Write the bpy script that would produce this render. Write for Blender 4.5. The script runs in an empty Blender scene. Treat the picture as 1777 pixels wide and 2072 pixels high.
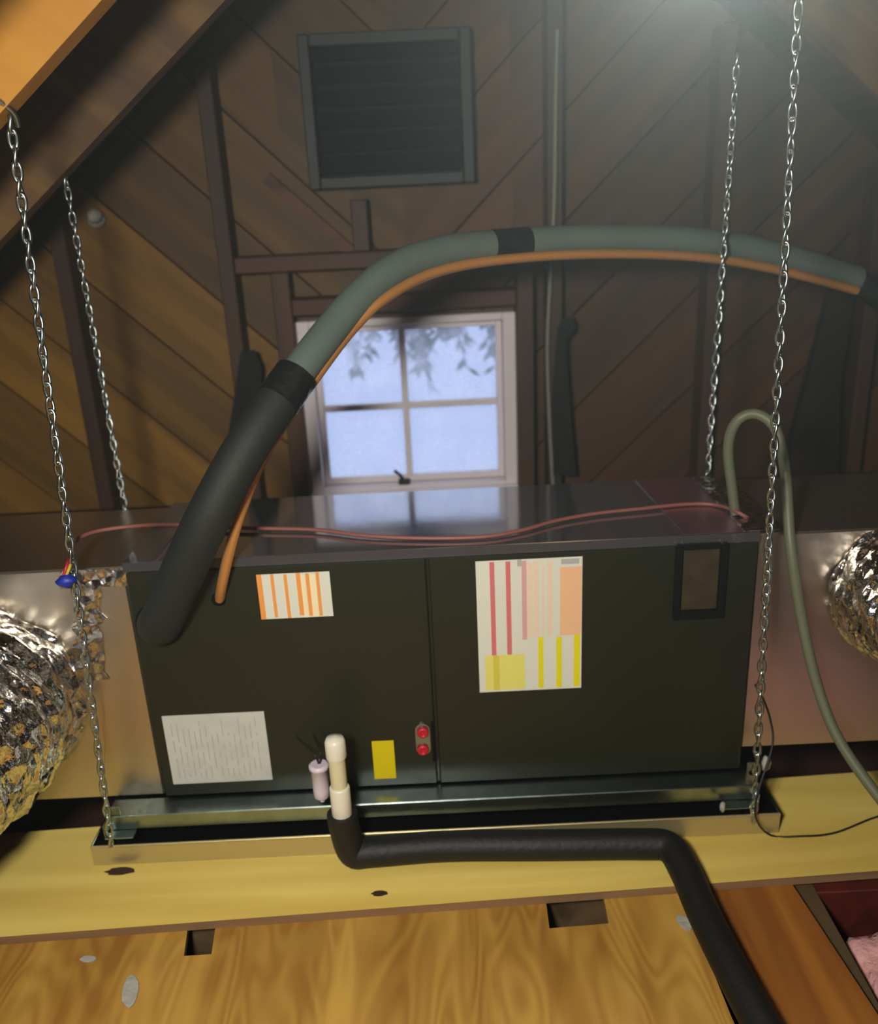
import bpy, math, random
from mathutils import Vector, noise
random.seed(7)
S = bpy.context.scene
COL = S.collection

# ------------------------------------------------------------------ camera
CAM = Vector((-0.001, -1.595, 1.201)); FPX = 1777.0
PITCH, ROLL = math.radians(19.82), math.radians(-2.77)
_f = Vector((0, math.cos(PITCH), -math.sin(PITCH))); _r = Vector((1, 0, 0)); _u = _r.cross(_f)
RT = _r*math.cos(ROLL) + _u*math.sin(ROLL); UP = -_r*math.sin(ROLL) + _u*math.cos(ROLL); FW = _f
cd = bpy.data.cameras.new('camera'); cam = bpy.data.objects.new('camera', cd); COL.objects.link(cam)
from mathutils import Matrix
m3 = Matrix((RT, UP, -FW)).transposed()
cam.matrix_world = Matrix.Translation(CAM) @ m3.to_4x4()
cd.sensor_fit = 'HORIZONTAL'; cd.sensor_width = 36; cd.lens = 36*FPX/1777; cd.clip_start = .02
cd.dof.use_dof = True; cd.dof.focus_distance = 1.5; cd.dof.aperture_fstop = 2.7
S.camera = cam

def ray(px, py): return RT*((px-888.5)/FPX) - UP*((py-1036)/FPX) + FW
def on_y(px, py, y): d = ray(px, py); return CAM + d*((y-CAM.y)/d.y)      # the point seen there, at depth y
def on_z(px, py, z): d = ray(px, py); return CAM + d*((z-CAM.z)/d.z)      # the point seen there, at height z

# ------------------------------------------------------------------ world, light, exposure
w = bpy.data.worlds.new('sky'); S.world = w; w.use_nodes = True
bg = w.node_tree.nodes['Background']; bg.inputs[0].default_value = (.62, .69, .90, 1); bg.inputs[1].default_value = 1.6
def lamp(name, kind, loc, power, col, size=.1, target=None, spot=None):
    l = bpy.data.lights.new(name, kind); l.energy = power; l.color = col
    if kind == 'AREA': l.size = size; l.shape = 'DISK'
    else: l.shadow_soft_size = size
    if spot: l.spot_size = math.radians(spot); l.spot_blend = .8
    o = bpy.data.objects.new(name, l); COL.objects.link(o); o.location = loc
    if target: o.rotation_euler = (Vector(target)-Vector(loc)).to_track_quat('-Z', 'Y').to_euler()
    return o
lamp('work_light', 'AREA', (-.30, -1.62, 1.34), 35, (1, .95, .86), .22, (-.1, 0, .15))
lamp('haze_glow_spot', 'SPOT', tuple(on_y(1440, -230, -.25)), 80, (.92, .98, .94), .03, (.1, -1.6, 1.25), 150)  # unseen spot added, aimed at the camera to make the haze glow
S.view_settings.view_transform = 'Standard'; S.view_settings.look = 'None'
S.view_settings.gamma = 1; S.view_settings.use_curve_mapping = False; S.view_settings.exposure = 0.0

cy = S.cycles
cy.max_bounces = 5; cy.diffuse_bounces = 2; cy.glossy_bounces = 3; cy.transmission_bounces = 2; cy.volume_bounces = 0; cy.transparent_max_bounces = 6
cy.use_light_tree = False; cy.use_adaptive_sampling = True; cy.adaptive_threshold = .05; cy.adaptive_min_samples = 12; cy.caustics_reflective = False; cy.caustics_refractive = False

# ------------------------------------------------------------------ materials
def srgb(r, g, b):
    f = lambda c: c/12.92 if c <= .04045 else ((c+.055)/1.055)**2.4
    return (f(r/255), f(g/255), f(b/255), 1)
def mat(name, col, rough=.6, metal=0, bump=0, bscale=60, var=0, vscale=8, coat=0, spec=.5):
    m = bpy.data.materials.new(name); m.use_nodes = True; nt = m.node_tree; N = nt.nodes; L = nt.links
    b = N['Principled BSDF']; b.inputs['Roughness'].default_value = rough; b.inputs['Metallic'].default_value = metal
    b.inputs['Base Color'].default_value = col; b.inputs['Coat Weight'].default_value = coat
    b.inputs['Specular IOR Level'].default_value = spec
    tc = N.new('ShaderNodeTexCoord')
    if var:
        n = N.new('ShaderNodeTexNoise'); n.inputs['Scale'].default_value = vscale; n.inputs['Detail'].default_value = 5
        L.new(tc.outputs['Object'], n.inputs['Vector'])
        r = N.new('ShaderNodeValToRGB'); r.color_ramp.elements[0].position = .3; r.color_ramp.elements[1].position = .7
        r.color_ramp.elements[0].color = tuple(c*(1-var) for c in col[:3])+(1,)
        r.color_ramp.elements[1].color = tuple(min(1, c*(1+var)) for c in col[:3])+(1,)
        L.new(n.outputs['Fac'], r.inputs[0]); L.new(r.outputs[0], b.inputs['Base Color'])
    if bump:
        n = N.new('ShaderNodeTexNoise'); n.inputs['Scale'].default_value = bscale; n.inputs['Detail'].default_value = 4
        L.new(tc.outputs['Object'], n.inputs['Vector'])
        bp = N.new('ShaderNodeBump'); bp.inputs['Strength'].default_value = bump; bp.inputs['Distance'].default_value = .01
        L.new(n.outputs['Fac'], bp.inputs['Height']); L.new(bp.outputs[0], b.inputs['Normal'])
    return m
def wood(name, dark, light, axis='X', rot=0, rough=.65, scale=1.0, knots=0.0, swirl=0.0, randomise=True, vary=.3):
    """grain along local axis, optional rotation in the XZ plane, knots and plywood swirls"""
    m = bpy.data.materials.new(name); m.use_nodes = True; nt = m.node_tree; N = nt.nodes; L = nt.links
    b = N['Principled BSDF']; b.inputs['Roughness'].default_value = rough
    tc = N.new('ShaderNodeTexCoord'); oi = N.new('ShaderNodeObjectInfo')
    mp = N.new('ShaderNodeMapping'); mp.inputs['Rotation'].default_value = (0, rot, 0)
    L.new(tc.outputs['Object'], mp.inputs['Vector'])
    off = N.new('ShaderNodeVectorMath'); off.operation = 'MULTIPLY_ADD'
    comb = N.new('ShaderNodeCombineXYZ')
    for i in range(3): L.new(oi.outputs['Random'], comb.inputs[i])
    L.new(comb.outputs[0], off.inputs[0]); off.inputs[1].default_value = (31, 17, 23) if randomise else (0, 0, 0)
    L.new(mp.outputs[0], off.inputs[2])
    sc = {'X': (1.2, 14, 14), 'Y': (14, 1.2, 14), 'Z': (14, 14, 1.2)}[axis]
    st = N.new('ShaderNodeVectorMath'); st.operation = 'MULTIPLY'; st.inputs[1].default_value = tuple(s*scale for s in sc)
    L.new(off.outputs[0], st.inputs[0])
    n1 = N.new('ShaderNodeTexNoise'); n1.inputs['Scale'].default_value = 1; n1.inputs['Detail'].default_value = 6
    n1.inputs['Distortion'].default_value = .6; L.new(st.outputs[0], n1.inputs['Vector'])
    fac = n1.outputs['Fac']
    if swirl:
        sw = N.new('ShaderNodeVectorMath'); sw.operation = 'MULTIPLY'; sw.inputs[1].default_value = (9, 2.0, 3)
        L.new(off.outputs[0], sw.inputs[0])
        n2 = N.new('ShaderNodeTexNoise'); n2.inputs['Scale'].default_value = 1.0; n2.inputs['Detail'].default_value = 1.0
        n2.inputs['Distortion'].default_value = .5
        L.new(sw.outputs[0], n2.inputs['Vector'])
        mu = N.new('ShaderNodeMath'); mu.operation = 'MULTIPLY'; mu.inputs[1].default_value = 70
        L.new(n2.outputs['Fac'], mu.inputs[0])
        si = N.new('ShaderNodeMath'); si.operation = 'SINE'; L.new(mu.outputs[0], si.inputs[0])
        ma = N.new('ShaderNodeMath'); ma.operation = 'MULTIPLY_ADD'; ma.inputs[1].default_value = .5*swirl
        L.new(si.outputs[0], ma.inputs[0]); L.new(fac, ma.inputs[2]); fac = ma.outputs[0]
    r = N.new('ShaderNodeValToRGB'); r.color_ramp.elements[0].position = .3; r.color_ramp.elements[1].position = .68
    r.color_ramp.elements[0].color = dark; r.color_ramp.elements[1].color = light
    L.new(fac, r.inputs[0]); colr = r.outputs[0]
    if knots:
        v = N.new('ShaderNodeTexVoronoi'); v.inputs['Scale'].default_value = knots
        L.new(off.outputs[0], v.inputs['Vector'])
        kr = N.new('ShaderNodeValToRGB'); kr.color_ramp.elements[0].position = .03; kr.color_ramp.elements[1].position = .09
        kr.color_ramp.elements[0].color = (.16, .09, .05, 1); kr.color_ramp.elements[1].color = (1, 1, 1, 1)
        L.new(v.outputs['Distance'], kr.inputs[0])
        mx = N.new('ShaderNodeMix'); mx.data_type = 'RGBA'; mx.blend_type = 'MULTIPLY'; mx.inputs[0].default_value = .9
        L.new(colr, mx.inputs[6]); L.new(kr.outputs[0], mx.inputs[7]); colr = mx.outputs[2]
    if randomise:
        hs = N.new('ShaderNodeHueSaturation')
        mr = N.new('ShaderNodeMapRange'); mr.inputs[3].default_value = 1-vary; mr.inputs[4].default_value = 1+vary
        L.new(oi.outputs['Random'], mr.inputs[0]); L.new(mr.outputs[0], hs.inputs['Value']); L.new(colr, hs.inputs['Color']); colr = hs.outputs[0]
    L.new(colr, b.inputs['Base Color'])
    bp = N.new('ShaderNodeBump'); bp.inputs['Strength'].default_value = .25; bp.inputs['Distance'].default_value = .003
    L.new(fac, bp.inputs['Height']); L.new(bp.outputs[0], b.inputs['Normal'])
    return m
def foil(name, col, rough, scale, strength, stretch=(1, 1, 1)):
    m = bpy.data.materials.new(name); m.use_nodes = True; nt = m.node_tree; N = nt.nodes; L = nt.links
    b = N['Principled BSDF']; b.inputs['Roughness'].default_value = rough; b.inputs['Metallic'].default_value = 1
    b.inputs['Base Color'].default_value = col
    tc = N.new('ShaderNodeTexCoord'); mp = N.new('ShaderNodeMapping'); mp.inputs['Scale'].default_value = stretch
    L.new(tc.outputs['Object'], mp.inputs[0])
    v = N.new('ShaderNodeTexVoronoi'); v.feature = 'SMOOTH_F1'; v.inputs['Scale'].default_value = scale; v.inputs['Smoothness'].default_value = .35
    n = N.new('ShaderNodeTexNoise'); n.inputs['Scale'].default_value = scale*.6; n.inputs['Detail'].default_value = 5
    L.new(mp.outputs[0], v.inputs['Vector']); L.new(mp.outputs[0], n.inputs['Vector'])
    ad = N.new('ShaderNodeMath'); L.new(v.outputs['Distance'], ad.inputs[0]); L.new(n.outputs['Fac'], ad.inputs[1])
    bp = N.new('ShaderNodeBump'); bp.inputs['Strength'].default_value = strength; bp.inputs['Distance'].default_value = .02
    L.new(ad.outputs[0], bp.inputs['Height']); L.new(bp.outputs[0], b.inputs['Normal'])
    return m

M = {}
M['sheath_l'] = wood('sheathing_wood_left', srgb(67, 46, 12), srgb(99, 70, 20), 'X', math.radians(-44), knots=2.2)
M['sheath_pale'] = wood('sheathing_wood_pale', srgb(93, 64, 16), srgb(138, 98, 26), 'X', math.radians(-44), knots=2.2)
M['sheath_r'] = wood('sheathing_wood_right', srgb(61, 35, 14), srgb(89, 54, 21), 'X', math.radians(44), knots=1.6)
M['stud'] = wood('stud_wood', srgb(50, 31, 20), srgb(76, 47, 30), 'Z')
M['stud_h'] = wood('window_header_wood', srgb(52, 28, 18), srgb(92, 51, 32), 'X')
M['roofboard'] = wood('roof_board_wood', srgb(56, 37, 15), srgb(92, 62, 26), 'Y')
M['rafter'] = wood('rafter_wood', srgb(72, 48, 20), srgb(112, 80, 36), 'X', math.radians(-39), randomise=False)
M['rafter_bright'] = wood('bright_rafter_wood', srgb(171, 113, 28), srgb(197, 139, 42), 'X', math.radians(-39), randomise=False, scale=.5)  # brighter and yellower than the other rafters
M['darkbeam'] = wood('dark_beam_wood', srgb(21, 10, 6), srgb(34, 16, 9), 'X')
M['plank'] = wood('pale_plank_wood', srgb(216, 183, 84), srgb(249, 224, 123), 'X', scale=.55, randomise=False)
M['plank_edge'] = wood('plank_edge_wood', srgb(110, 82, 56), srgb(150, 116, 80), 'X', randomise=False)
M['ply'] = wood('plywood', srgb(149, 102, 37), srgb(196, 153, 68), 'Y', swirl=.12, randomise=False, scale=.7, rough=.55)
M['brownboard'] = wood('brown_board_wood', srgb(129, 75, 21), srgb(173, 110, 38), 'Y', randomise=False, knots=1.1)
M['joist'] = wood('old_joist_wood', srgb(61, 46, 27), srgb(99, 80, 51), 'Y', knots=4)
M['subfloor'] = mat('dark_subfloor', srgb(58, 30, 20), .9, var=.3)
M['redwood'] = wood('dark_red_wood', srgb(70, 18, 8), srgb(110, 34, 16), 'Y')
M['pink'] = mat('pink_insulation_wool', srgb(226, 168, 164), .95, bump=1, bscale=40, var=.15, vscale=20)
M['cabinet'] = mat('grey_green_enamel', srgb(26, 30, 16), .42, bump=.02, bscale=300, spec=.45)
M['cabinet_top'] = mat('glossy_grey_enamel', srgb(180, 182, 190), .09, metal=.9, bump=.04, bscale=5, spec=.6)
M['black'] = mat('black_plastic', srgb(8, 8, 6), .6, spec=.15)
M['breaker'] = mat('brown_smoked_plastic', srgb(58, 50, 34), .35, var=.25, vscale=25)
M['seam'] = mat('seam_shadow_gap_gasket', srgb(24, 26, 20), .8)
M['galv'] = mat('galvanised_steel', srgb(150, 165, 160), .28, 1, bump=.12, bscale=12, var=.12, vscale=30)
M['pan_in'] = mat('dark_pan_reflection', srgb(16, 17, 17), .35, .3)  # dark reflection of the galvanised floor put into the colour; reused on foot blocks
M['pan'] = mat('galvanised_lumber_reflection', srgb(200, 186, 140), .38, .75, bump=.08, bscale=10)  # base colour carries the tan that the steel reflects from the lumber
M['foil_duct'] = foil('crinkled_foil', srgb(228, 226, 224), .14, 26, .8)
M['foil_board'] = foil('foil_board_facing', srgb(214, 204, 186), .36, 5, .10)
M['kraft'] = wood('kraft_faced_duct_board', srgb(150, 96, 50), srgb(196, 148, 84), 'Z', randomise=False, scale=.6, rough=.45)
M['foil_tape'] = foil('foil_tape', srgb(210, 205, 200), .2, 40, .5)
M['pinkfoil'] = foil('warm_foil_tape', srgb(226, 186, 204), .38, 6, .12)
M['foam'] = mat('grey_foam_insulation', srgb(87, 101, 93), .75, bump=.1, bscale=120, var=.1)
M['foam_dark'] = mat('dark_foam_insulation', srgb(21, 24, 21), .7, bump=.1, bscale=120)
M['foam_black'] = mat('black_foam_insulation', srgb(10, 9, 6), .6, bump=.15, bscale=90)
M['tape'] = mat('black_vinyl_tape', srgb(22, 24, 24), .25, bump=.5, bscale=30)
M['copper'] = mat('copper_pipe', srgb(202, 142, 78), .42, .45)
M['pvc'] = mat('white_pvc', srgb(226, 220, 200), .35)
M['pvc_pipe'] = mat('cream_pvc', srgb(214, 206, 168), .4)
M['lilac'] = mat('lilac_white_plastic', srgb(214, 200, 212), .4)
M['chain'] = mat('zinc_chain', srgb(176, 186, 182), .3, 1)
M['conduit'] = mat('grey_flexible_conduit', srgb(99, 104, 80), .5)
M['wire_red'] = mat('reddish_brown_wire', srgb(141, 86, 78), .5)
M['wire_black'] = mat('black_wire', srgb(20, 18, 16), .5)
M['wire_grey'] = mat('grey_cable', srgb(120, 120, 104), .55)
M['blue'] = mat('blue_tape', srgb(20, 40, 150), .5)
M['yellowp'] = mat('yellow_plastic', srgb(190, 170, 50), .5)
M['redp'] = mat('red_plastic', srgb(186, 26, 44), .4)
M['white'] = mat('white_paint', srgb(226, 216, 218), .5)
M['paper'] = mat('white_paper', srgb(212, 214, 199), .55)
M['paper2'] = mat('white_gloss_paper', srgb(192, 195, 188), .45, var=.06, vscale=30)
M['greyink'] = mat('grey_print', srgb(170, 172, 168), .5)
M['orange'] = mat('orange_print', srgb(228, 150, 70), .5)
M['cream'] = mat('cream_print', srgb(236, 220, 180), .5)
M['redink'] = mat('red_print', srgb(206, 110, 112), .5)
M['redink2'] = mat('faded_red_print', srgb(206, 160, 156), .5)
M['peach'] = mat('peach_print', srgb(232, 184, 142), .5)
M['peach2'] = mat('pale_peach_print', srgb(226, 204, 176), .5)
M['yel'] = mat('yellow_print', srgb(222, 212, 6), .5)
M['yelpale'] = mat('pale_yellow_print', srgb(220, 214, 112), .5)
M['yelpale2'] = mat('medium_yellow_print', srgb(206, 196, 74), .5)
M['yelsticker'] = mat('yellow_sticker', srgb(214, 196, 4), .5)
M['vent'] = mat('dark_grey_paint', srgb(26, 29, 29), .6, var=.2)
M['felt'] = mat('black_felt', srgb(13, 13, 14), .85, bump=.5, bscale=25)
M['leaf'] = mat('leaf_green', srgb(53, 87, 46), .6)
M['bark'] = mat('bark', srgb(70, 66, 58), .8)
M['ground'] = mat('pale_ground', srgb(196, 204, 222), .9)
M['scrap'] = mat('grey_white_scrap', srgb(167, 164, 153), .8, bump=.5, bscale=50)
gm = bpy.data.materials.new('window_glass'); gm.use_nodes = True; _n = gm.node_tree.nodes; _l = gm.node_tree.links
_n.remove(_n['Principled BSDF']); _t = _n.new('ShaderNodeBsdfTransparent'); _t.inputs[0].default_value = (.94, .96, .97, 1)
_g = _n.new('ShaderNodeBsdfGlossy'); _g.inputs['Roughness'].default_value = .05; _d = _n.new('ShaderNodeBsdfTranslucent'); _d.inputs[0].default_value = (.9, .9, .95, 1)
_m1 = _n.new('ShaderNodeMixShader'); _m1.inputs[0].default_value = .06; _m2 = _n.new('ShaderNodeMixShader')
_tc = _n.new('ShaderNodeTexCoord'); _no = _n.new('ShaderNodeTexNoise'); _no.inputs['Scale'].default_value = 9; _no.inputs['Detail'].default_value = 6
_mr = _n.new('ShaderNodeMapRange'); _mr.inputs[1].default_value = .35; _mr.inputs[2].default_value = .7; _mr.inputs[3].default_value = .1; _mr.inputs[4].default_value = .4
_l.new(_tc.outputs['Object'], _no.inputs['Vector']); _l.new(_no.outputs['Fac'], _mr.inputs[0]); _l.new(_mr.outputs[0], _m2.inputs[0])
_l.new(_t.outputs[0], _m1.inputs[1]); _l.new(_g.outputs[0], _m1.inputs[2]); _l.new(_m1.outputs[0], _m2.inputs[1]); _l.new(_d.outputs[0], _m2.inputs[2])
_l.new(_m2.outputs[0], _n['Material Output'].inputs[0])
M['glass'] = gm

# ------------------------------------------------------------------ mesh helpers
class MB:
    def __init__(s): s.v = []; s.f = []; s.mi = []; s.sm = []
    def add(s, vs, fs, mi=0, smooth=False):
        b = len(s.v); s.v += [Vector(v) for v in vs]; s.f += [[b+i for i in f] for f in fs]
        s.mi += [mi]*len(fs); s.sm += [smooth]*len(fs); return s
    def box(s, a, b, mi=0, bev=0):
        x0, y0, z0 = [min(a[i], b[i]) for i in range(3)]; x1, y1, z1 = [max(a[i], b[i]) for i in range(3)]
        if bev <= 0:
            vs = [(x0,y0,z0),(x1,y0,z0),(x1,y1,z0),(x0,y1,z0),(x0,y0,z1),(x1,y0,z1),(x1,y1,z1),(x0,y1,z1)]
            return s.add(vs, [(0,3,2,1),(4,5,6,7),(0,1,5,4),(1,2,6,5),(2,3,7,6),(3,0,4,7)], mi)
        c = ((x0+x1)/2, (y0+y1)/2, (z0+z1)/2); h = ((x1-x0)/2, (y1-y0)/2, (z1-z0)/2); bev = min(bev, min(h)*.9)
        vs = []; idx = {}
        for sx in (-1, 1):
            for sy in (-1, 1):
                for sz in (-1, 1):
                    for ax in range(3):
                        p = [sx*h[0], sy*h[1], sz*h[2]]
                        for k in range(3):
                            if k != ax: p[k] -= math.copysign(bev, p[k])
                        idx[(sx, sy, sz, ax)] = len(vs); vs.append((c[0]+p[0], c[1]+p[1], c[2]+p[2]))
        fs = []
        for ax in range(3):
            o = [k for k in range(3) if k != ax]
            for sg in (-1, 1):
                q = []
                for a1, a2 in ((-1,-1),(1,-1),(1,1),(-1,1)):
                    t = [0,0,0]; t[ax] = sg; t[o[0]] = a1; t[o[1]] = a2; q.append(idx[(t[0],t[1],t[2],ax)])
                fs.append(q)
        for ax in range(3):          # edge strips along ax
            o = [k for k in range(3) if k != ax]
            for a1 in (-1, 1):
                for a2 in (-1, 1):
                    def g(e, face):
                        t = [0,0,0]; t[ax] = e; t[o[0]] = a1; t[o[1]] = a2; return idx[(t[0],t[1],t[2],face)]
                    fs.append([g(-1,o[0]), g(1,o[0]), g(1,o[1]), g(-1,o[1])])
        for sx in (-1,1):
            for sy in (-1,1):
                for sz in (-1,1): fs.append([idx[(sx,sy,sz,a_)] for a_ in range(3)])
        return s.add(vs, fs, mi)
    def prism(s, poly, off, mi=0):
        n = len(poly); off = Vector(off); vs = [Vector(p) for p in poly] + [Vector(p)+off for p in poly]
        return s.add(vs, [list(range(n))[::-1], list(range(n, 2*n))] + [(i, (i+1)%n, n+(i+1)%n, n+i) for i in range(n)], mi)
    def tube(s, pts, r, n=16, mi=0, cap=True, rfun=None):
        pts = [Vector(p) for p in pts]; m = len(pts); rings = []; prev = None
        for i, p in enumerate(pts):
            t = (pts[min(i+1, m-1)] - pts[max(i-1, 0)]).normalized()
            if prev is None:
                a = t.orthogonal().normalized()
            else:
                a = (prev - t*prev.dot(t)).normalized()
            prev = a; b = t.cross(a); rings.append((p, a, b, t))
        vs = []; fs = []
        for i, (p, a, b, t) in enumerate(rings):
            for k in range(n):
                th = 2*math.pi*k/n; rr = r(i/(m-1)) if callable(r) else r
                if rfun: rr = rfun(i, k, th, rr)
                vs.append(p + (a*math.cos(th)+b*math.sin(th))*rr)
        for i in range(m-1):
            for k in range(n):
                fs.append((i*n+k, i*n+(k+1)%n, (i+1)*n+(k+1)%n, (i+1)*n+k))
        s.add(vs, fs, mi, True)
        if cap:
            s.add(vs[:n], [list(range(n))[::-1]], mi); s.add(vs[-n:], [list(range(n))], mi)
        return s
    def lathe(s, c, prof, n=28, mi=0, axis=(0,0,1)):
        ax = Vector(axis).normalized(); a = ax.orthogonal().normalized(); b = ax.cross(a); c = Vector(c); vs = []; fs = []
        for (rr, h) in prof:
            for k in range(n):
                th = 2*math.pi*k/n; vs.append(c+ax*h+(a*math.cos(th)+b*math.sin(th))*rr)
        for i in range(len(prof)-1):
            for k in range(n): fs.append((i*n+k, i*n+(k+1)%n, (i+1)*n+(k+1)%n, (i+1)*n+k))
        s.add(vs, fs, mi, True); s.add(vs[:n], [list(range(n))[::-1]], mi); s.add(vs[-n:], [list(range(n))], mi)
        return s
    def build(s, name, mats, parent=None):
        root = parent
        while root is not None and root.parent is not None: root = root.parent
        o0 = root.location if root is not None else Vector((0, 0, 0))
        me = bpy.data.meshes.new(name); me.from_pydata([v-o0 for v in s.v], [], s.f)
        for m in (mats if isinstance(mats, (list, tuple)) else [mats]): me.materials.append(M[m])
        me.polygons.foreach_set('material_index', s.mi); me.polygons.foreach_set('use_smooth', s.sm); me.update()
        import bmesh
        bm = bmesh.new(); bm.from_mesh(me); bmesh.ops.recalc_face_normals(bm, faces=bm.faces); bm.to_mesh(me); bm.free()
        o = bpy.data.objects.new(name, me); COL.objects.link(o); o.parent = parent
        return o
def box(a, b, bev=0): return MB().box(a, b, 0, bev)
def smooth_path(P, n=10):
    P = [Vector(p) for p in P]; out = []
    for i in range(len(P)-1):
        p0 = P[max(i-1, 0)]; p1 = P[i]; p2 = P[i+1]; p3 = P[min(i+2, len(P)-1)]
        for k in range(n):
            t = k/n
            out.append(.5*((2*p1)+(p2-p0)*t+(2*p0-5*p1+4*p2-p3)*t*t+(3*p1-p0-3*p2+p3)*t**3))
    out.append(P[-1]); return out
def tag(o, label=None, cat=None, group=None, kind=None):
    if label: o['label'] = label
    if cat: o['category'] = cat
    if group: o['group'] = group
    if kind: o['kind'] = kind
    return o
def empty(name, loc, label=None, cat=None, group=None, kind=None):
    o = bpy.data.objects.new(name, None); COL.objects.link(o); o.location = loc; o.empty_display_size = .05
    return tag(o, label, cat, group, kind)
def clip(poly, a, b, c):      # keep a*x + b*z <= c
    out = []
    for i in range(len(poly)):
        p, q = poly[i], poly[(i+1) % len(poly)]; dp = a*p[0]+b*p[1]-c; dq = a*q[0]+b*q[1]-c
        if dp <= 0: out.append(p)
        if (dp < 0 < dq) or (dq < 0 < dp):
            t = dp/(dp-dq); out.append((p[0]+(q[0]-p[0])*t, p[1]+(q[1]-p[1])*t))
    return out

# ------------------------------------------------------------------ setting: gable wall
YW = 1.0; SL = .8; CX, RZ = .14, 2.16         # wall plane, roof slope, ridge
def rz(x): return RZ - SL*abs(x-CX)
wall = empty('wall_back', (0, YW, 0), kind='structure')
sk = MB()
for x0, x1, z0, z1 in ((-2.6, -.385, -.5, None), (.245, 2.9, -.5, None), (-.385, .245, .88, None), (-.385, .245, -.5, .345)):
    xs = [x0, x1] + ([CX] if x0 < CX < x1 else [])
    xs.sort(); top = [(x, z1 if z1 is not None else max(rz(x)+.03, z0+.01)) for x in xs]
    poly = [(x0, z0)] + [(x1, z0)] + top[::-1]
    sk.prism([(x, YW+.03, z) for x, z in poly], (0, .012, 0))
sk.build('wall_backing', 'subfloor', wall)
BW = .205
def boards(sgn, x0, x1, zlo, mt):
    a = math.radians(44); d = Vector((math.cos(a), 0, -sgn*math.sin(a))); n = Vector((sgn*math.sin(a), 0, math.cos(a)))
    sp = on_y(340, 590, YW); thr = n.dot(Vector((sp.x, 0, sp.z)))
    for k in range(-14, 20):
        c = k*BW + (.055 if sgn > 0 else .12)
        lo, hi = c+.003, c+BW-.003
        poly = []
        for q, t in ((lo, -5), (lo, 5), (hi, 5), (hi, -5)):
            p = n*q + d*t; poly.append((p.x, p.z))
        for (A, B, C) in ((-1, 0, -x0), (1, 0, x1), (0, -1, -zlo), (-SL, 1, RZ-SL*CX), (SL, 1, RZ+SL*CX)):
            poly = clip(poly, A, B, C)
            if len(poly) < 3: break
        if len(poly) < 3: continue
        area = abs(sum(poly[i][0]*poly[(i+1)%len(poly)][1]-poly[(i+1)%len(poly)][0]*poly[i][1] for i in range(len(poly))))/2
        if area < .002: continue
        y = YW + random.uniform(0, .003)
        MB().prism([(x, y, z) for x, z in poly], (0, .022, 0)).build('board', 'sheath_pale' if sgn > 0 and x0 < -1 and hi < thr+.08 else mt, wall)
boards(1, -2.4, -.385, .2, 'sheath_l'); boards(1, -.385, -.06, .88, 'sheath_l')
boards(-1, -.06, .245, .88, 'sheath_r'); boards(-1, .245, 2.7, .2, 'sheath_r')
for x in (-1.90, -1.45, -1.0, -.553, .352, .80, 1.25, 1.70):
    box((x-.021, YW-.088, .2), (x+.021, YW-.001, rz(x)-.05), .003).build('stud', 'stud', wall)
# window framing
box((-.435, YW-.088, .2), (-.385, YW-.001, 1.02), .003).build('stud', 'stud', wall)
box((.245, YW-.088, .2), (.292, YW-.001, 1.02), .003).build('stud', 'stud', wall)
box((-.384, YW-.088, .90), (.244, YW-.001, .945), .003).build('header', 'stud_h', wall)
box((-.53, YW-.088, 1.021), (.328, YW-.001, 1.065), .003).build('header', 'stud_h', wall)
box((-.384, YW-.088, .20), (.244, YW-.001, .344), .003).build('sill_plate', 'stud_h', wall)
box((-.20, YW-.088, 1.066), (-.155, YW-.001, 1.20), .003).build('stud', 'stud', wall)
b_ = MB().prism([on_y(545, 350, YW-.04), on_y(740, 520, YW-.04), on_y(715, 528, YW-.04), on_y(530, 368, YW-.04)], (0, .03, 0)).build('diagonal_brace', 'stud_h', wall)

# window
win = empty('window_1', (-.07, YW, .345), kind='structure')
WX0, WX1, WZ0, WZ1 = -.384, .244, .345, .879
fr = MB(); t = .036
for a, b in (((WX0, YW-.05, WZ0), (WX0+t, YW+.05, WZ1)), ((WX1-t, YW-.05, WZ0), (WX1, YW+.05, WZ1)),
             ((WX0+t, YW-.05, WZ1-.022), (WX1-t, YW+.05, WZ1)), ((WX0+t, YW-.05, WZ0), (WX1-t, YW+.05, WZ0+.03))):
    fr.box(a, b, 0, .003)
fr.build('window_frame', 'white', win)
box((WX0-.0, YW-.075, WZ0+.0), (WX1+.0, YW-.051, WZ0+.022), .004).build('window_sill', 'white', win)
sash = MB(); sx0, sx1, sz0, sz1 = WX0+t+.001, WX1-t-.001, WZ0+.031, WZ1-.023; s_ = .018
for a, b in (((sx0, YW-.01, sz0), (sx0+s_, YW+.02, sz1)), ((sx1-s_, YW-.01, sz0), (sx1, YW+.02, sz1)),
             ((sx0+s_, YW-.01, sz0), (sx1-s_, YW+.02, sz0+s_)), ((sx0+s_, YW-.01, sz1-s_), (sx1-s_, YW+.02, sz1))): sash.box(a, b, 0, .002)
sash.build('sash', 'white', win)
mxw, mzw = -.085, .612
box((mxw-.009, YW-.008, sz0+s_), (mxw+.009, YW+.018, sz1-s_), .002).build('muntin', 'white', win)
box((sx0+s_, YW-.007, mzw-.009), (sx1-s_, YW+.017, mzw+.009), .002).build('muntin', 'white', win)
for x0, x1 in ((sx0+s_, mxw-.009), (mxw+.009, sx1-s_)):
    for z0, z1 in ((sz0+s_, mzw-.009), (mzw+.009, sz1-s_)):
        box((x0, YW+.003, z0), (x1, YW+.006, z1)).build('pane', 'glass', win)
lt = MB().box((-.12, YW-.045, WZ0+.03), (-.085, YW-.02, WZ0+.045), 0, .003); lt.tube([(-.105, YW-.03, WZ0+.04), (-.115, YW-.035, WZ0+.06), (-.13, YW-.04, WZ0+.075)], .005, 8)
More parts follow.
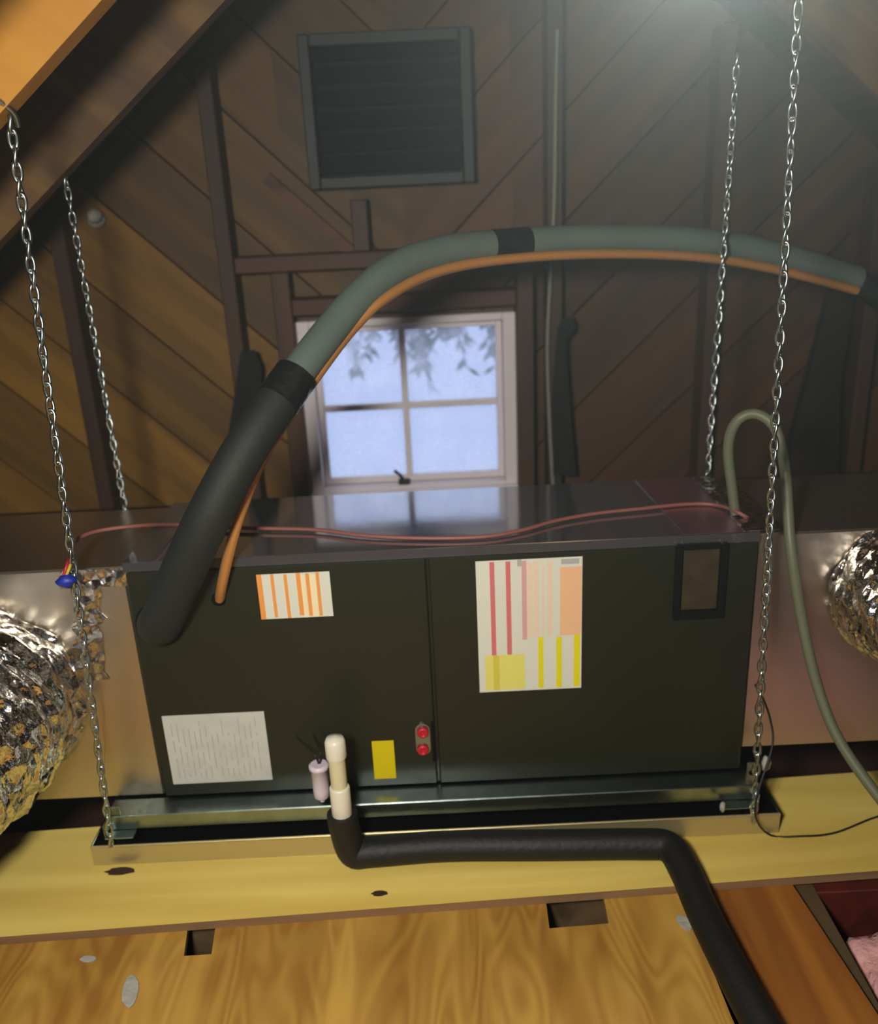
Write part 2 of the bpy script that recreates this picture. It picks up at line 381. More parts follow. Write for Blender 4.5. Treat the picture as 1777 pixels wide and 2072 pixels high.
lt.build('window_latch', 'vent', win)

# gable vent
gv = empty('gable_vent', on_y(790, 390, YW-.05), 'dark louvred gable vent high on the wall above the window', 'vent')
p0 = on_y(632, 385, YW-.03); p1 = on_y(950, 60, YW-.03); vx0, vx1, vz0, vz1 = p0.x, p1.x-.0, p0.z, p1.z+.0
vf = MB()
for a, b in (((vx0, .915, vz0), (vx0+.03, .999, vz1)), ((vx1-.03, .915, vz0), (vx1, .999, vz1)), ((vx0+.03, .915, vz0), (vx1-.03, .999, vz0+.03)), ((vx0+.03, .915, vz1-.03), (vx1-.03, .999, vz1))): vf.box(a, b, 0, .003)
vf.build('vent_frame', 'vent', gv)
box((vx0+.031, .991, vz0+.031), (vx1-.031, .996, vz1-.031)).build('vent_screen', 'felt', gv)
nz = 6
for i in range(nz):
    z = vz0+.04+(vz1-vz0-.1)*i/(nz-1)
    MB().prism([(vx0+.031, .93, z), (vx0+.031, .938, z), (vx0+.031, .99, z+.045), (vx0+.031, .982, z+.045)], (vx1-vx0-.062, 0, 0)).build('slat', 'vent', gv)

# cable on the wall, knob, nails
tag(MB().tube(smooth_path([on_y(1128, 60, .90), on_y(1124, 250, .90), on_y(1122, 400, .90), on_y(1114, 560, .90), on_y(1108, 700, .90), on_y(1112, 850, .90), on_y(1118, 960, .90), on_y(1122, 1010, .9)]), .0065, 8).build('electrical_cable', 'wire_grey'),
    'grey electrical cable running down the stud right of the window', 'cable')
def blob(name, c, r, mt, label, cat, sc=(1, 1, 1), parent=None):
    mb = MB(); n, k = 10, 7; vs = []; fs = []; c = Vector(c)
    for i in range(k+1):
        for j in range(n):
            ph = math.pi*i/k; th = 2*math.pi*j/n; d = Vector((math.sin(ph)*math.cos(th), math.sin(ph)*math.sin(th), math.cos(ph)))
            rr = r*(1+.35*noise.noise(d*1.7+c*9)); vs.append(c+Vector((d.x*sc[0], d.y*sc[1], d.z*sc[2]))*rr)
    for i in range(k):
        for j in range(n): fs.append((i*n+j, i*n+(j+1)%n, (i+1)*n+(j+1)%n, (i+1)*n+j))
    o = mb.add(vs, fs, 0, True).build(name, mt, parent)
    return tag(o, label, cat) if label else o
tag(MB().lathe(on_y(196, 446, .998), [(.006, 0), (.022, .002), (.026, .015), (.02, .03), (.012, .034), (.02, .04), (.018, .055), (.004, .06)], 16, 0, (.25, -1, .3)).build('wall_knob', 'scrap'),
    'small pale round knob on the diagonal boards at upper left', 'knob')
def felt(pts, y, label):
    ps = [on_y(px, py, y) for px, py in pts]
    tag(MB().prism(ps, (0, .006, 0)).build('felt_and_shadow_cutout', 'felt'), label, 'felt')
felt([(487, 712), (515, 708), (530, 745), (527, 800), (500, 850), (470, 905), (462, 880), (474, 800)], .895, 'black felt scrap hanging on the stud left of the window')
felt([(1128, 668), (1138, 648), (1158, 640), (1164, 662), (1146, 690), (1150, 780), (1166, 962), (1120, 962), (1118, 800)], .893, 'thin black cutout for the stud shadow right of the window')  # black sheet cut to the stud's shadow on the wall
br_ = MB().prism([on_y(1690, 560, .87), on_y(1735, 560, .87), on_y(1700, 780, .87), on_y(1700, 1010, .87), on_y(1590, 1010, .87), on_y(1600, 905, .87)], (0, .035, 0)).build('dark_tapered_panel', 'darkbeam')  # dark tapered shape set just before the gable wall
tag(br_, 'dark tapered panel before the gable wall at far right', 'board')
# dark beam along foot of gable wall
box((-2.4, .86, -.32), (2.7, .909, .362), .004).build('trim_1', 'darkbeam')['kind'] = 'structure'

# ------------------------------------------------------------------ setting: roof
roof = empty('ceiling', (CX, 0, RZ), kind='structure')
Y0, Y1 = -3.2, YW+.1
for sg in (-1, 1):
    d = Vector((sg, 0, -SL)).normalized(); nrm = Vector((sg*SL, 0, 1)).normalized(); base = Vector((CX, 0, RZ))
    for k in range(14):
        a = base + d*(k*.25+.0015); b = base + d*(k*.25+.247); o_ = nrm*(.002+random.uniform(0, .003))
        MB().prism([Vector((p.x, Y0, p.z))+q for p, q in ((a, o_), (b, o_), (b, o_+nrm*.02), (a, o_+nrm*.02))], (0, Y1-Y0, 0)).build('board', 'roofboard', roof)
    MB().prism([(CX, Y0, RZ+.036), (CX+sg*3.6, Y0, RZ+.036-SL*3.6), (CX+sg*3.6, Y0, RZ+.046-SL*3.6), (CX, Y0, RZ+.046)], (0, Y1-Y0, 0)).build('roof_underlay', 'felt', roof)
    for j, y in enumerate((.35, -.10, -.55, -1.0, -1.9, -2.8)):
        q = [base, base+d*3.4, base+d*3.4-nrm*.14, base-Vector((0, 0, .179))]
        mt = 'rafter_bright' if (sg < 0 and y in (-.10,)) else 'rafter'
        r_ = MB().prism([Vector((p.x, y, p.z)) for p in q], (0, .045, 0)).build('rafter', mt, roof)
        if mt == 'rafter_bright': r_['label'] = 'bright yellow rafter'
wf = MB().prism([(-2.9, Y0, -.5), (3.1, Y0, -.5), (CX+.0, Y0, RZ)], (0, -.03, 0)).build('wall_front', 'roofboard'); wf['kind'] = 'structure'

# ------------------------------------------------------------------ setting: floor
fl = box((-3.2, Y0, -.36), (3.4, YW, -.33)).build('floor', 'subfloor'); fl['kind'] = 'structure'
ZP = -.10
# wide pale plank
A = on_z(0, 1896, ZP); B = on_z(1777, 1762, ZP); dx = (B-A).normalized(); L0 = A-dx*.45; R0 = B+dx*.5; bk = Vector((-dx.y, dx.x, 0))*.305
pl_ = MB().prism([L0, R0, R0+bk, L0+bk], (0, 0, -.019)); pl_.mi[2] = 1; pl = pl_.build('wide_plank', ['plank', 'plank_edge'])
tag(pl, 'wide pale yellow board running crosswise under the drain pan', 'board')
def dark_knot(px, py, rx, ry, z):
    c = on_z(px, py, z); vs = [c+Vector((0, 0, .0006))]+[c+Vector((rx*math.cos(a_*math.pi/7)*(1+.2*math.sin(3*a_)), ry*math.sin(a_*math.pi/7), .0005)) for a_ in range(14)]
    o = MB().add(vs, [(0, i+1, (i+1)%14+1) for i in range(14)]).build('knot', 'subfloor', pl); return o
dark_knot(768, 1808, .016, .008, ZP); dark_knot(243, 1763, .03, .012, ZP)
MB().prism([Vector((p.x, p.y, -.1195)) for p in (L0+bk*.14, R0+bk*.14, R0+bk*.27, L0+bk*.27)], (0, 0, -.21)).build('floor_joist', 'joist')
tag(bpy.data.objects['floor_joist'], 'rough old joist running under the front of the pale board', 'joist')
# plywood deck with two notches
ZD = -.119
def plz(px, py): return on_z(px, py, ZD)
e = lambda t: Vector((L0+dx*t)).xy      # along plank front edge
ed = []
def edge_pt(px):      # point on plank's front edge under image column px
    lo, hi = 0.0, (R0-L0).length
    for _ in range(40):
        mid = (lo+hi)/2; p = L0+dx*mid; d = p-CAM; X = 888.5+FPX*d.dot(RT)/d.dot(FW)
        if X < px: lo = mid
        else: hi = mid
    p = L0+dx*lo; return Vector((p.x, p.y+.0, ZD))
un = Vector((dx.y, -dx.x, 0))
n1a, n1b = plz(372, 1934), plz(428, 1930); n2a, n2b = plz(1112, 1878), plz(1232, 1868)
pr = [plz(1388, 1830), plz(1490, 2080)]; prd = (pr[1]-pr[0]).normalized()
poly = [edge_pt(-260), edge_pt(372), n1a, n1b, edge_pt(430), edge_pt(1108), n2a, n2b, edge_pt(1226), edge_pt(1384), pr[0], pr[1], pr[1]+prd*.9, Vector((-1.25, (pr[1]+prd*.9).y, ZD))]
poly = [p+bk*.12 if i in (0, 1, 4, 5, 8, 9) else p for i, p in enumerate(poly)]
poly = [Vector((p.x, p.y, ZD-.0005)) for p in poly]
ply = MB().prism(poly, (0, 0, -.016)).build('plywood_sheet', 'ply')
tag(ply, 'worn plywood sheet with swirling grain and two notched slots in front', 'plywood')
# smudges on plywood
def scrap(px, py, rx, ry, z, rot, label, mt='scrap'):
    c = on_z(px, py, z); vs = []; n = 12
    for k in range(n):
        a_ = 2*math.pi*k/n; q = Vector((math.cos(a_)*rx*(1+.25*noise.noise(Vector((k*.7, px*.01, 0)))), math.sin(a_)*ry*(1+.3*noise.noise(Vector((k*.9, py*.01, 5)))), 0)); q.rotate(Matrix.Rotation(rot, 3, 'Z')); vs.append(c+q+Vector((0, 0, .001)))
    return tag(MB().prism(vs, (0, 0, .0015)).build('paper_scrap', mt), label, 'scrap')
scrap(264, 2008, .014, .036, ZD, .25, 'pale paper scrap lying on the plywood at lower left')
scrap(178, 1942, .015, .008, ZD, 0, 'tiny white chip on the plywood left of the scrap')
scrap(1385, 1868, .012, .022, ZD, .3, 'pale plaster smear on the plywood against the black drain pipe')
# brown board at right
bb = [on_z(1412, 1775, -.121), on_z(1585, 1764, -.121), on_z(1800, 2090, -.121), on_z(1560, 2110, -.121)]
d1 = (bb[2]-bb[1]); bb[2] += d1*.8; bb[3] += (bb[3]-bb[0])*.8
bb[0] += bk*.1; bb[1] += bk*.1
tag(MB().prism([Vector((p.x, p.y, -.1205)) for p in bb], (0, 0, -.02)).build('brown_board', 'brownboard'), 'reddish brown board right of the black drain pipe', 'board')
jj = [on_z(1592, 1772, -.15), on_z(1640, 1790, -.15), on_z(1775, 2035, -.15), on_z(1790, 2110, -.15)]
jj = [Vector((p.x, p.y, -.142)) for p in jj]; jj[2] += (jj[2]-jj[1])*.9; jj[3] += (jj[3]-jj[0])*.9
tag(MB().prism(jj, (0, 0, -.187)).build('floor_joist', 'joist'), 'dusty grey joist beside the brown board at right', 'joist')
q0 = on_z(1640, 1800, -.14)
box((q0.x-.02, q0.y-.006, -.329), (2.2, q0.y+.03, -.143), .002).build('blocking', 'redwood') and None
tag(bpy.data.objects['blocking'], 'dark red wooden blocking behind the pink insulation at lower right', 'joist')
# insulation
ins = MB(); c0 = on_z(1738, 1905, -.16); n = 26; vs = []; fs = []
for i in range(n):
    for j in range(n):
        x = c0.x-.03+.5*i/(n-1); y = c0.y-.5+.54*j/(n-1); p = Vector((x, y, 0))
        vs.append((x, y, -.155+.03*noise.noise(p*14)+.02*noise.noise(p*30) - (.10 if i in (0, n-1) or j in (0, n-1) else 0)))
for i in range(n-1):
    for j in range(n-1): fs.append((i*n+j, (i+1)*n+j, (i+1)*n+j+1, i*n+j+1))
tag(ins.add(vs, fs, 0, True).build('insulation_batt', 'pink'), 'fluffy pink insulation in the joist bay at lower right', 'insulation')

# ------------------------------------------------------------------ drain pan and frame
PX0, PX1, PY0, PY1, PZ = -.766, .684, -.088, .43, -.099
pan = empty('drain_pan', (0, 0, PZ), 'shallow galvanised drain pan under the air handler', 'drain pan')
box((PX0+.002, PY0+.002, PZ), (PX1-.002, PY1-.002, PZ+.002)).build('pan_floor', 'pan_in', pan)
H_ = .046
lip = MB().box((PX0, PY0, PZ), (PX1, PY0+.0015, PZ+H_)); lip.tube([(PX0, PY0+.002, PZ+H_), (PX1, PY0+.002, PZ+H_)], .003, 8); lip.build('front_lip', 'pan', pan)
box((PX0, PY1-.0015, PZ), (PX1, PY1, PZ+H_)).build('rear_lip', 'galv', pan)
for x in (PX0, PX1):
    sg = 1 if x < 0 else -1
    l_ = MB().box((x, PY0+.0016, PZ), (x+sg*.0015, PY1-.0016, PZ+H_)); l_.tube([(x+sg*.002, PY0+.004, PZ+H_), (x+sg*.002, PY1-.004, PZ+H_)], .003, 8); l_.build('side_lip', 'galv', pan)
sup = empty('support_frame', (0, .1, -.05), 'galvanised steel angle frame carrying the air handler inside the pan', 'frame')
fx0, fx1 = on_y(215, 1640, -.05).x, on_y(1528, 1580, -.05).x
fa = MB().box((fx0, -.056, -.004), (fx1, -.001, -.001), 0, .001); fa.box((fx0, -.058, -.034), (fx1, -.0555, -.001), 0, .0008)
fa.build('front_rail', 'galv', sup)
fb = MB().box((fx0, .36, -.004), (fx1, .40, -.001)); fb.box((fx0, .3975, -.034), (fx1, .40, -.001)); fb.build('rear_rail', 'galv', sup)
for x0, x1 in ((fx0, fx0+.060), (fx1-.072, fx1)):
    s2 = MB().box((x0, -.084, -.038), (x1, .40, -.0350), 0, .0008); xx = x0 if x0 < 0 else x1-.0025
    s2.box((xx, -.082, -.0355), (xx+.0025, .40, -.004), 0, .0008); s2.build('side_rail', 'galv', sup)
    s3 = MB().box((x0+.004, -.06, -.097), (x0+.044, .0, -.0385)); s3.build('foot_block', 'pan_in', sup); 
    s3 = MB().box((x0+.004, .33, -.097), (x0+.044, .39, -.0385)); s3.build('foot_block', 'pan_in', sup)
    br = MB(); z1 = .055 if x0 > 0 else .02; 
    br.box((x1-.022 if x0 > 0 else x0, -.0545, -.0005), (x1 if x0 > 0 else x0+.03, -.052, z1), 0, .0008); br.build('hanger_tab', 'galv', sup)
    if x0 > 0: MB().lathe((x1-.011, -.0548, .03), [(.006, 0), (.006, .001)], 14, 0, (0, -1, 0)).build('bolt_hole', 'black', sup)

# ------------------------------------------------------------------ air handler
W2, H, D = .625, .553, .37
ah = empty('air_handler', (0, D/2, 0), 'long grey green metal air handler cabinet hung in front of the window', 'air handler')
box((-W2, .004, .001), (W2, D, H-.011), .004).build('cabinet', 'cabinet', ah)
tp = MB().box((-W2-.001, -.002, H-.0035), (W2+.001, D+.001, H), 0, .0012); tp.box((-W2-.001, -.003, H-.020), (W2+.001, -.0015, H-.0005), 0, .0006); 
for v in tp.v: v.z -= max(0, v.y)/D*.005
tp.build('top_panel', 'cabinet_top', ah)
seam = on_y(873, 1300, 0).x
for x0, x1 in ((-W2+.002, seam-.0025), (seam+.0025, W2-.002)):
    box((x0, -.004, .003), (x1, .003, H-.022), .003).build('access_panel', 'cabinet', ah)
FY = -.0042
def fp(px, py): p = on_y(px, py, FY); return p.x, p.z
def sticker(name, px0, py0, px1, py1, bands, mats, label, fine=None):
    """flat print: cells (u0,u1,v0,v1,slot), v from the top"""
    x0, z1 = fp(px0, py0); x1, z0 = fp(px1, py1); mb = MB().box((x0, FY-.0008, z0), (x1, FY+.0006, z1))
    for k, (u0, u1, v0, v1, s) in enumerate(bands):
        y = FY-.0009-.00006*(k % 5)
        a0, a1 = x0+(x1-x0)*u0, x0+(x1-x0)*u1; b1, b0 = z1-(z1-z0)*v0, z1-(z1-z0)*v1
        mb.add([(a0, y, b0), (a1, y, b0), (a1, y, b1), (a0, y, b1)], [(0, 1, 2, 3)], s)
    o = mb.build(name, mats, ah)
    if label: o['label'] = label
    return o
sticker('sticker', 518, 1163, 675, 1246, [(.0, .07, 0, 1, 1), (.19, .235, 0, .97, 1), (.37, .415, .02, 1, 1), (.54, .60, 0, .95, 1), (.60, .66, .05, 1, 2), (.67, .72, .02, .97, 1), (.72, .80, .05, 1, 2), (.81, .855, 0, .98, 1)],
        ['paper', 'orange', 'cream'], 'small white sticker with orange stripes')
big = [(.13, .175, .01, .71, 1), (.28, .325, .01, .71, 1), (.43, .475, .01, .60, 2), (.48, .53, .03, .58, 5), (.54, .59, .02, .58, 3), (.67, .72, .02, .58, 3), (.62, .64, .05, .58, 5), (.79, .995, .07, .58, 4),
       (.06, .45, .71, .985, 6), (.14, .20, .71, .985, 7), (.24, .255, .71, .985, 0), (.32, .335, .71, .985, 0), (.40, .45, .71, .985, 7), (.58, .63, .585, .985, 8), (.755, .81, .59, .985, 8), (.925, .985, .58, .985, 8),
       (.39, .43, .0, .05, 9), (.80, .97, .012, .05, 9)]
sticker('sticker', 962, 1136, 1176, 1391, big, ['paper', 'redink', 'redink2', 'peach2', 'peach', 'peach2', 'yelpale', 'yelpale2', 'yel', 'greyink'], 'large white chart sticker with red, peach and yellow bars')
random.seed(3)
fine = []
for i in range(16):
    u = .07+.055*i; v = random.uniform(.06, .3); 
    while v < .9:
        v2 = min(.92, v+random.uniform(.05, .28)); fine.append((u, u+.010, v, v2, 1)); v = v2+random.uniform(.02, .12)
sticker('sticker', 327, 1449, 552, 1577, fine, ['paper2', 'greyink'], 'plain white data sticker with faint grey print')
sticker('sticker', 752, 1500, 802, 1574, [], ['yelsticker'], 'small plain yellow sticker')
# drain ports
cx, cz = fp(856, 1494); pt = MB(); pw, ph = .0155, .0385
pts = [(cx+pw*math.cos(a_), FY-.004, cz+(ph-pw)+pw*math.sin(a_)) for a_ in [math.pi*k/10 for k in range(11)]] + [(cx+pw*math.cos(a_), FY-.004, cz-(ph-pw)+pw*math.sin(a_)) for a_ in [math.pi+math.pi*k/10 for k in range(11)]]
prt = pt.prism(pts, (0, .0045, 0)).build('drain_port_plate', 'galv', ah)
for py in (1479, 1514):
    x, z = fp(856, py)
    MB().lathe((x, FY-.0045, z), [(.0125, 0), (.0125, .004), (.010, .007), (.006, .007), (.005, .003)], 20, 0, (0, -1, 0)).build('red_plug', 'redp', prt)
x, z0 = fp(879, 1540); _, z1 = fp(879, 1458); box((x-.003, FY-.003, z0), (x+.003, FY, z1), .001).build('seam_clip', 'black', ah)
# breaker window
x0, z1 = fp(1367, 1100); x1, z0 = fp(1462, 1246)
bf = MB(); t = .014
for a, b in (((x0, FY-.012, z0), (x0+t, FY, z1)), ((x1-t, FY-.012, z0), (x1, FY, z1)), ((x0+t, FY-.012, z0), (x1-t, FY, z0+t*1.3)), ((x0+t, FY-.012, z1-t*.8), (x1-t, FY, z1))): bf.box(a, b, 0, .002)
bf = bf.build('breaker_frame', 'black', ah)
box((x0+t, FY-.005, z0+t*1.3), (x1-t, FY, z1-t*.8), .002).build('breaker_cover', 'breaker', bf)
# grommets
for px, py, r in ((443, 1212, .014), (324, 1262, .048)):
    x, z = fp(px, py); MB().lathe((x, FY+.0003, z), [(r, 0), (r, .004), (r*.75, .006)], 24, 0, (0, -1, 0)).build('grommet', 'black', ah)
# foil tape wrapped over the right end of the top
pf = [on_z(1280, 962, H), on_z(1440, 952, H), on_z(1535, 1076, H), on_z(1385, 1082, H)]
pf[1].x = pf[2].x = W2+.0; pf[0].y = pf[1].y = D-.002; pf[2].y = pf[3].y = .0
MB().prism([Vector((p.x, p.y, H+.0012-max(0, p.y)/D*.005)) for p in pf], (0, 0, .0008)).build('foil_tape', 'pinkfoil', ah)['label'] = 'warm pinkish foil tape'

# ------------------------------------------------------------------ plenums
def plenum(x0, x1, y0, y1, z0, z1, label, mt, tape_x):
    e_ = empty('duct_plenum', ((x0+x1)/2, (y0+y1)/2, z0), label, 'plenum')
    box((x0, y0, z0), (x1, y1, z1), .004).build('plenum_box', mt, e_)
    return e_
zl = on_y(90, 1612, .02).z
pL = plenum(-1.25, -W2-.002, .006, D-.01, zl, H-.012, 'foil faced duct board plenum with crumpled tape at the left end of the air handler', 'foil_board', 0)
pR = plenum(W2+.002, 1.35, .012, D-.01, .045, H-.010, 'foil faced duct board plenum at the right end of the air handler', 'foil_board', 0)
def ragged(name, corners, y, mt, parent, n=16, amp=.006):
    """strip of tape stuck on the front: left and right edges ragged"""
    (xa0, xb0), z0, (xa1, xb1), z1 = corners; L_, R_ = [], []
    for i in range(n+1):
        t_ = i/n; z = z0+(z1-z0)*t_; L_.append((xa0+(xa1-xa0)*t_+amp*noise.noise(Vector((i*.9, y*9, 1))), y, z)); R_.append((xb0+(xb1-xb0)*t_+amp*noise.noise(Vector((i*1.1, 7, z)))*1.5, y, z))
    return MB().prism(L_+R_[::-1], (0, -.001, 0)).build(name, mt, parent)
xl = lambda px, py: on_y(px, py, .005).x
ragged('foil_tape', ((xl(150, 1600), xl(212, 1600)), zl+.01, (xl(160, 1160), xl(205, 1160)), H-.015), .0055, 'foil_board', pL)
ragged('foil_tape', ((xl(120, 1180), xl(285, 1180)), H-.052, (xl(120, 1145), xl(285, 1145)), H-.013), .0044, 'foil_tape', pL, 10, .012)
ragged('foil_tape', ((xl(150, 1400), xl(208, 1330)), H-.26, (xl(150, 1180), xl(200, 1180)), H-.05), .0038, 'foil_tape', pL, 12, .012)
ragged('foil_tape', ((xl(1545, 1490), xl(1572, 1490)), .05, (xl(1548, 1070), xl(1590, 1070)), H-.015), .0115, 'foil_board', pR)
box((W2-.03, .0, H+.0015), (W2+.05, D-.02, H+.003), .0005).build('foil_tape', 'foil_tape', pR)

# flex ducts
def flex(name, path, r, label, wires=None):
    e_ = empty(name, path[0], label, 'duct'); P = smooth_path(path, 34)
    def rf(i, k, th, rr):
        q = Vector((math.cos(th)*2.2, math.sin(th)*2.2, i*.09))
        return rr*(1 + .012*math.cos(i*2*math.pi/9) + .06*noise.noise(q) + .035*noise.noise(q*3.1) + .014*noise.noise(q*9))
    MB().tube(P, r, 96, 0, True, rf).build('foil_sleeve', 'foil_duct', e_)
    return e_
flex('flexible_duct', [(-.955, .02, .27), (-.96, -.08, .268), (-.99, -.20, .26), (-1.08, -.38, .22), (-1.28, -.58, .16), (-1.58, -.72, .12)], .205, 'large crinkled silver foil duct curving towards the camera at left')
flex('flexible_duct', [(.91, .02, .41), (.92, -.04, .41), (.965, -.14, .40), (1.1, -.26, .39), (1.4, -.38, .38)], .135, 'smaller crinkled silver foil duct at the right edge')

# ------------------------------------------------------------------ haze volume added to veil the upper attic
hz = bpy.data.materials.new('veil_haze'); hz.use_nodes = True; hz.node_tree.nodes.remove(hz.node_tree.nodes['Principled BSDF'])
vs_ = hz.node_tree.nodes.new('ShaderNodeVolumeScatter'); vs_.inputs['Color'].default_value = (.9, 1, .97, 1); vs_.inputs['Density'].default_value = .024; vs_.inputs['Anisotropy'].default_value = .6
hz.node_tree.links.new(vs_.outputs[0], hz.node_tree.nodes['Material Output'].inputs['Volume']); M['haze'] = hz
tag(MB().prism([(CX-1.85, -1.2, .62), (CX+1.85, -1.2, .62), (CX+1.84, -1.2, RZ-SL*1.84-.04), (CX, -1.2, RZ-.04), (CX-1.84, -1.2, RZ-SL*1.84-.04)], (0, 2.0, 0)).build('veil_haze', 'haze'), 'thin grey haze volume added as a veil under the roof', 'haze', kind='stuff')

# ------------------------------------------------------------------ refrigerant line
ls = empty('insulated_refrigerant_line', on_y(338, 1262, 0), 'thick grey foam insulated line arching over the window with black tape bands', 'pipe')
path = [on_y(322, 1262, -.006), on_y(330, 1250, -.045), on_y(378, 1140, -.085), on_y(425, 1040, -.10), on_y(490, 920, -.07), on_y(562, 812, -.01), on_y(640, 706, .07), on_y(725, 605, .16), on_y(805, 541, .22), on_y(905, 507, .28), on_y(1030, 494, .34), on_y(1200, 484, .40), on_y(1400, 489, .45), on_y(1560, 515, .48), on_y(1735, 566, .50)]
P = smooth_path(path, 8)
split = 8*5+2
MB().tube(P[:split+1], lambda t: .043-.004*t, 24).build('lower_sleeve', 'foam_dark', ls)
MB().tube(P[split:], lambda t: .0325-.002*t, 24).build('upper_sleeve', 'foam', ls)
def tape(i0, i1, r, bump_=.0):
    seg = P[i0:i1+1]; 
    return MB().tube(smooth_path(seg, 4), r, 24, 0, True, lambda i, k, th, rr: rr*(1+.03*noise.noise(Vector((i*.8, math.cos(th)*2, math.sin(th)*2))))).build('tape_band', 'tape', ls)
tape(split-2, split+2, .041); tape(8*10-2, 8*10+2, .0325)
MB().tube(smooth_path([P[-1], on_y(1765, 590, .50), on_y(1830, 640, .5), on_y(1900, 720, .5)], 6), .028, 16).build('dark_end_sleeve', 'foam_black', ls)
cpts = [on_y(445, 1212, -.002), on_y(450, 1180, -.025), on_y(466, 1110, -.04), on_y(490, 1030, -.045), on_y(530, 930, -.03), on_y(582, 845, .0), on_y(640, 762, .045), on_y(712, 668, .12), on_y(782, 602, .17), on_y(880, 551, .24), on_y(1010, 526, .30), on_y(1200, 514, .36), on_y(1400, 519, .41), on_y(1560, 543, .445), on_y(1735, 588, .465)]
cl = MB().tube(smooth_path(cpts, 8), .0105, 12).build('copper_refrigerant_pipe', 'copper')
tag(cl, 'thin bare copper pipe running along the underside of the insulated line', 'pipe')

# ------------------------------------------------------------------ condensate drain
dr = empty('condensate_drain', on_z(700, 1700, ZP), 'white pipe stub with cap feeding a black foam covered drain line', 'drain pipe')
tb = on_y(692, 1642, -.125)
def at_z(z): return Vector((tb.x, tb.y, z))
zt = on_y(686, 1490, -.125).z; zc1 = on_y(686, 1532, -.125).z; zk = on_y(690, 1590, -.125).z; zb = tb.z
MB().lathe(at_z(zc1), [(.0195, 0), (.0205, .004), (.0205, zt-zc1-.012), (.017, zt-zc1-.003), (.004, zt-zc1)], 28).build('pipe_cap', 'pvc', dr)
MB().lathe(at_z(zk), [(.0165, -.01), (.0165, zc1-zk)], 28).build('riser', 'pvc_pipe', dr)
MB().lathe(at_z(zb-.01), [(.0195, 0), (.0205, .004), (.0205, zk-zb+.006), (.0185, zk-zb+.01), (.0165, zk-zb+.01)], 28).build('coupling', 'pvc', dr)
zpipe = ZP+.034
e1 = on_z(702, 1704, zpipe); e1.x = tb.x+.006; e1.y = tb.y-.0
c0 = on_z(1350, 1716, zpipe); e2 = on_z(1480, 1960, ZP+.02); e3 = on_z(1560, 2110, ZP+.018)
e1 = Vector((tb.x+.004, tb.y, zpipe))
pth = [Vector((tb.x, tb.y, zb-.004)), Vector((tb.x+.001, tb.y, zb-.03)), e1+Vector((.01, 0, .004)), e1+Vector((.05, 0, 0)), on_z(900, 1712, zpipe), on_z(1100, 1710, zpipe), on_z(1290, 1708, zpipe), on_z(1352, 1714, zpipe), on_z(1385, 1760, zpipe-.004), on_z(1425, 1850, zpipe-.012), e2, e3, e3+(e3-e2)*1.5]
MB().tube(smooth_path(pth, 7), .031, 24).build('foam_sleeve', 'foam_black', dr)

fs_ = empty('float_switch', on_y(652, 1615, -.06), 'short lilac white float switch cup beside the capped drain stub', 'float switch')
fb_ = on_y(652, 1612, -.08); zt2 = on_y(650, 1545, -.08).z
MB().lathe(fb_, [(.013, 0), (.0165, .004), (.017, .02), (.0175, zt2-fb_.z-.012), (.0205, zt2-fb_.z-.010), (.0205, zt2-fb_.z-.002), (.016, zt2-fb_.z)], 24).build('switch_cup', 'lilac', fs_)
MB().lathe(Vector((fb_.x, fb_.y, fb_.z)), [(.005, -.01), (.005, .001)], 12).build('switch_stem', 'lilac', fs_)
MB().tube(smooth_path([(fb_.x, fb_.y, zt2), on_y(635, 1525, -.075), on_y(612, 1503, -.03), on_y(600, 1490, -.008)], 6), .0018, 6).build('switch_wire', 'wire_black', fs_)
MB().tube(smooth_path([(fb_.x+.003, fb_.y, zt2), on_y(648, 1520, -.075), on_y(640, 1500, -.03), on_y(634, 1488, -.008)], 6), .0018, 6).build('switch_wire', 'wire_black', fs_)
box((fb_.x-.004, fb_.y+.016, fb_.z+.0), (fb_.x+.004, -.0585, fb_.z+.012)).build('switch_clip', 'lilac', fs_)

# ------------------------------------------------------------------ grey conduit, wires
tag(MB().tube(smooth_path([on_y(1492, 1068, .10), on_y(1482, 990, .10), on_y(1474, 905, .10), on_y(1492, 852, .09), on_y(1532, 838, .08), on_y(1572, 872, .06), on_y(1590, 960, .04), on_y(1600, 1100, -.02), on_y(1622, 1250, -.05), on_y(1655, 1390, -.09), on_y(1700, 1500, -.14), on_y(1790, 1628, -.22), on_y(1900, 1760, -.3)], 10), .0105, 14).build('flexible_conduit', 'conduit'),
    'grey green flexible conduit looping up from the cabinet top at right', 'conduit')
zt_ = H+.0055
tag(MB().tube(smooth_path([on_y(146, 1140, -.02), on_y(148, 1110, -.01), on_y(162, 1088, .01), on_y(205, 1073, .05), on_y(290, 1063, .09)] + [on_z(x, y, zt_) for x, y in ((365, 1062), (430, 1066), (520, 1069), (640, 1072), (740, 1084), (860, 1089), (980, 1086), (1060, 1072), (1120, 1055), (1200, 1040), (1300, 1029), (1390, 1020), (1450, 1022))] + [on_z(1500, 1040, zt_+.004), on_y(1550, 1075, .1)], 6), .0042, 8).build('thermostat_cable', 'wire_red'),
    'thin reddish brown cable lying across the top of the air handler', 'cable')
wn = empty('taped_wire_splice', on_y(132, 1172, -.1), 'blue taped splice of red and yellow wires on the left duct', 'wire splice')
blob('blue_tape', on_y(133, 1175, -.10), .015, 'blue', None, None, (1.15, 1, .8), wn)
MB().tube(smooth_path([on_y(133, 1168, -.1), on_y(142, 1145, -.09), on_y(146, 1125, -.05)], 5), .003, 6).build('yellow_wire', 'yellowp', wn)
MB().tube(smooth_path([on_y(128, 1168, -.1), on_y(136, 1142, -.09), on_y(143, 1122, -.05)], 5), .003, 6).build('red_wire', 'redp', wn)
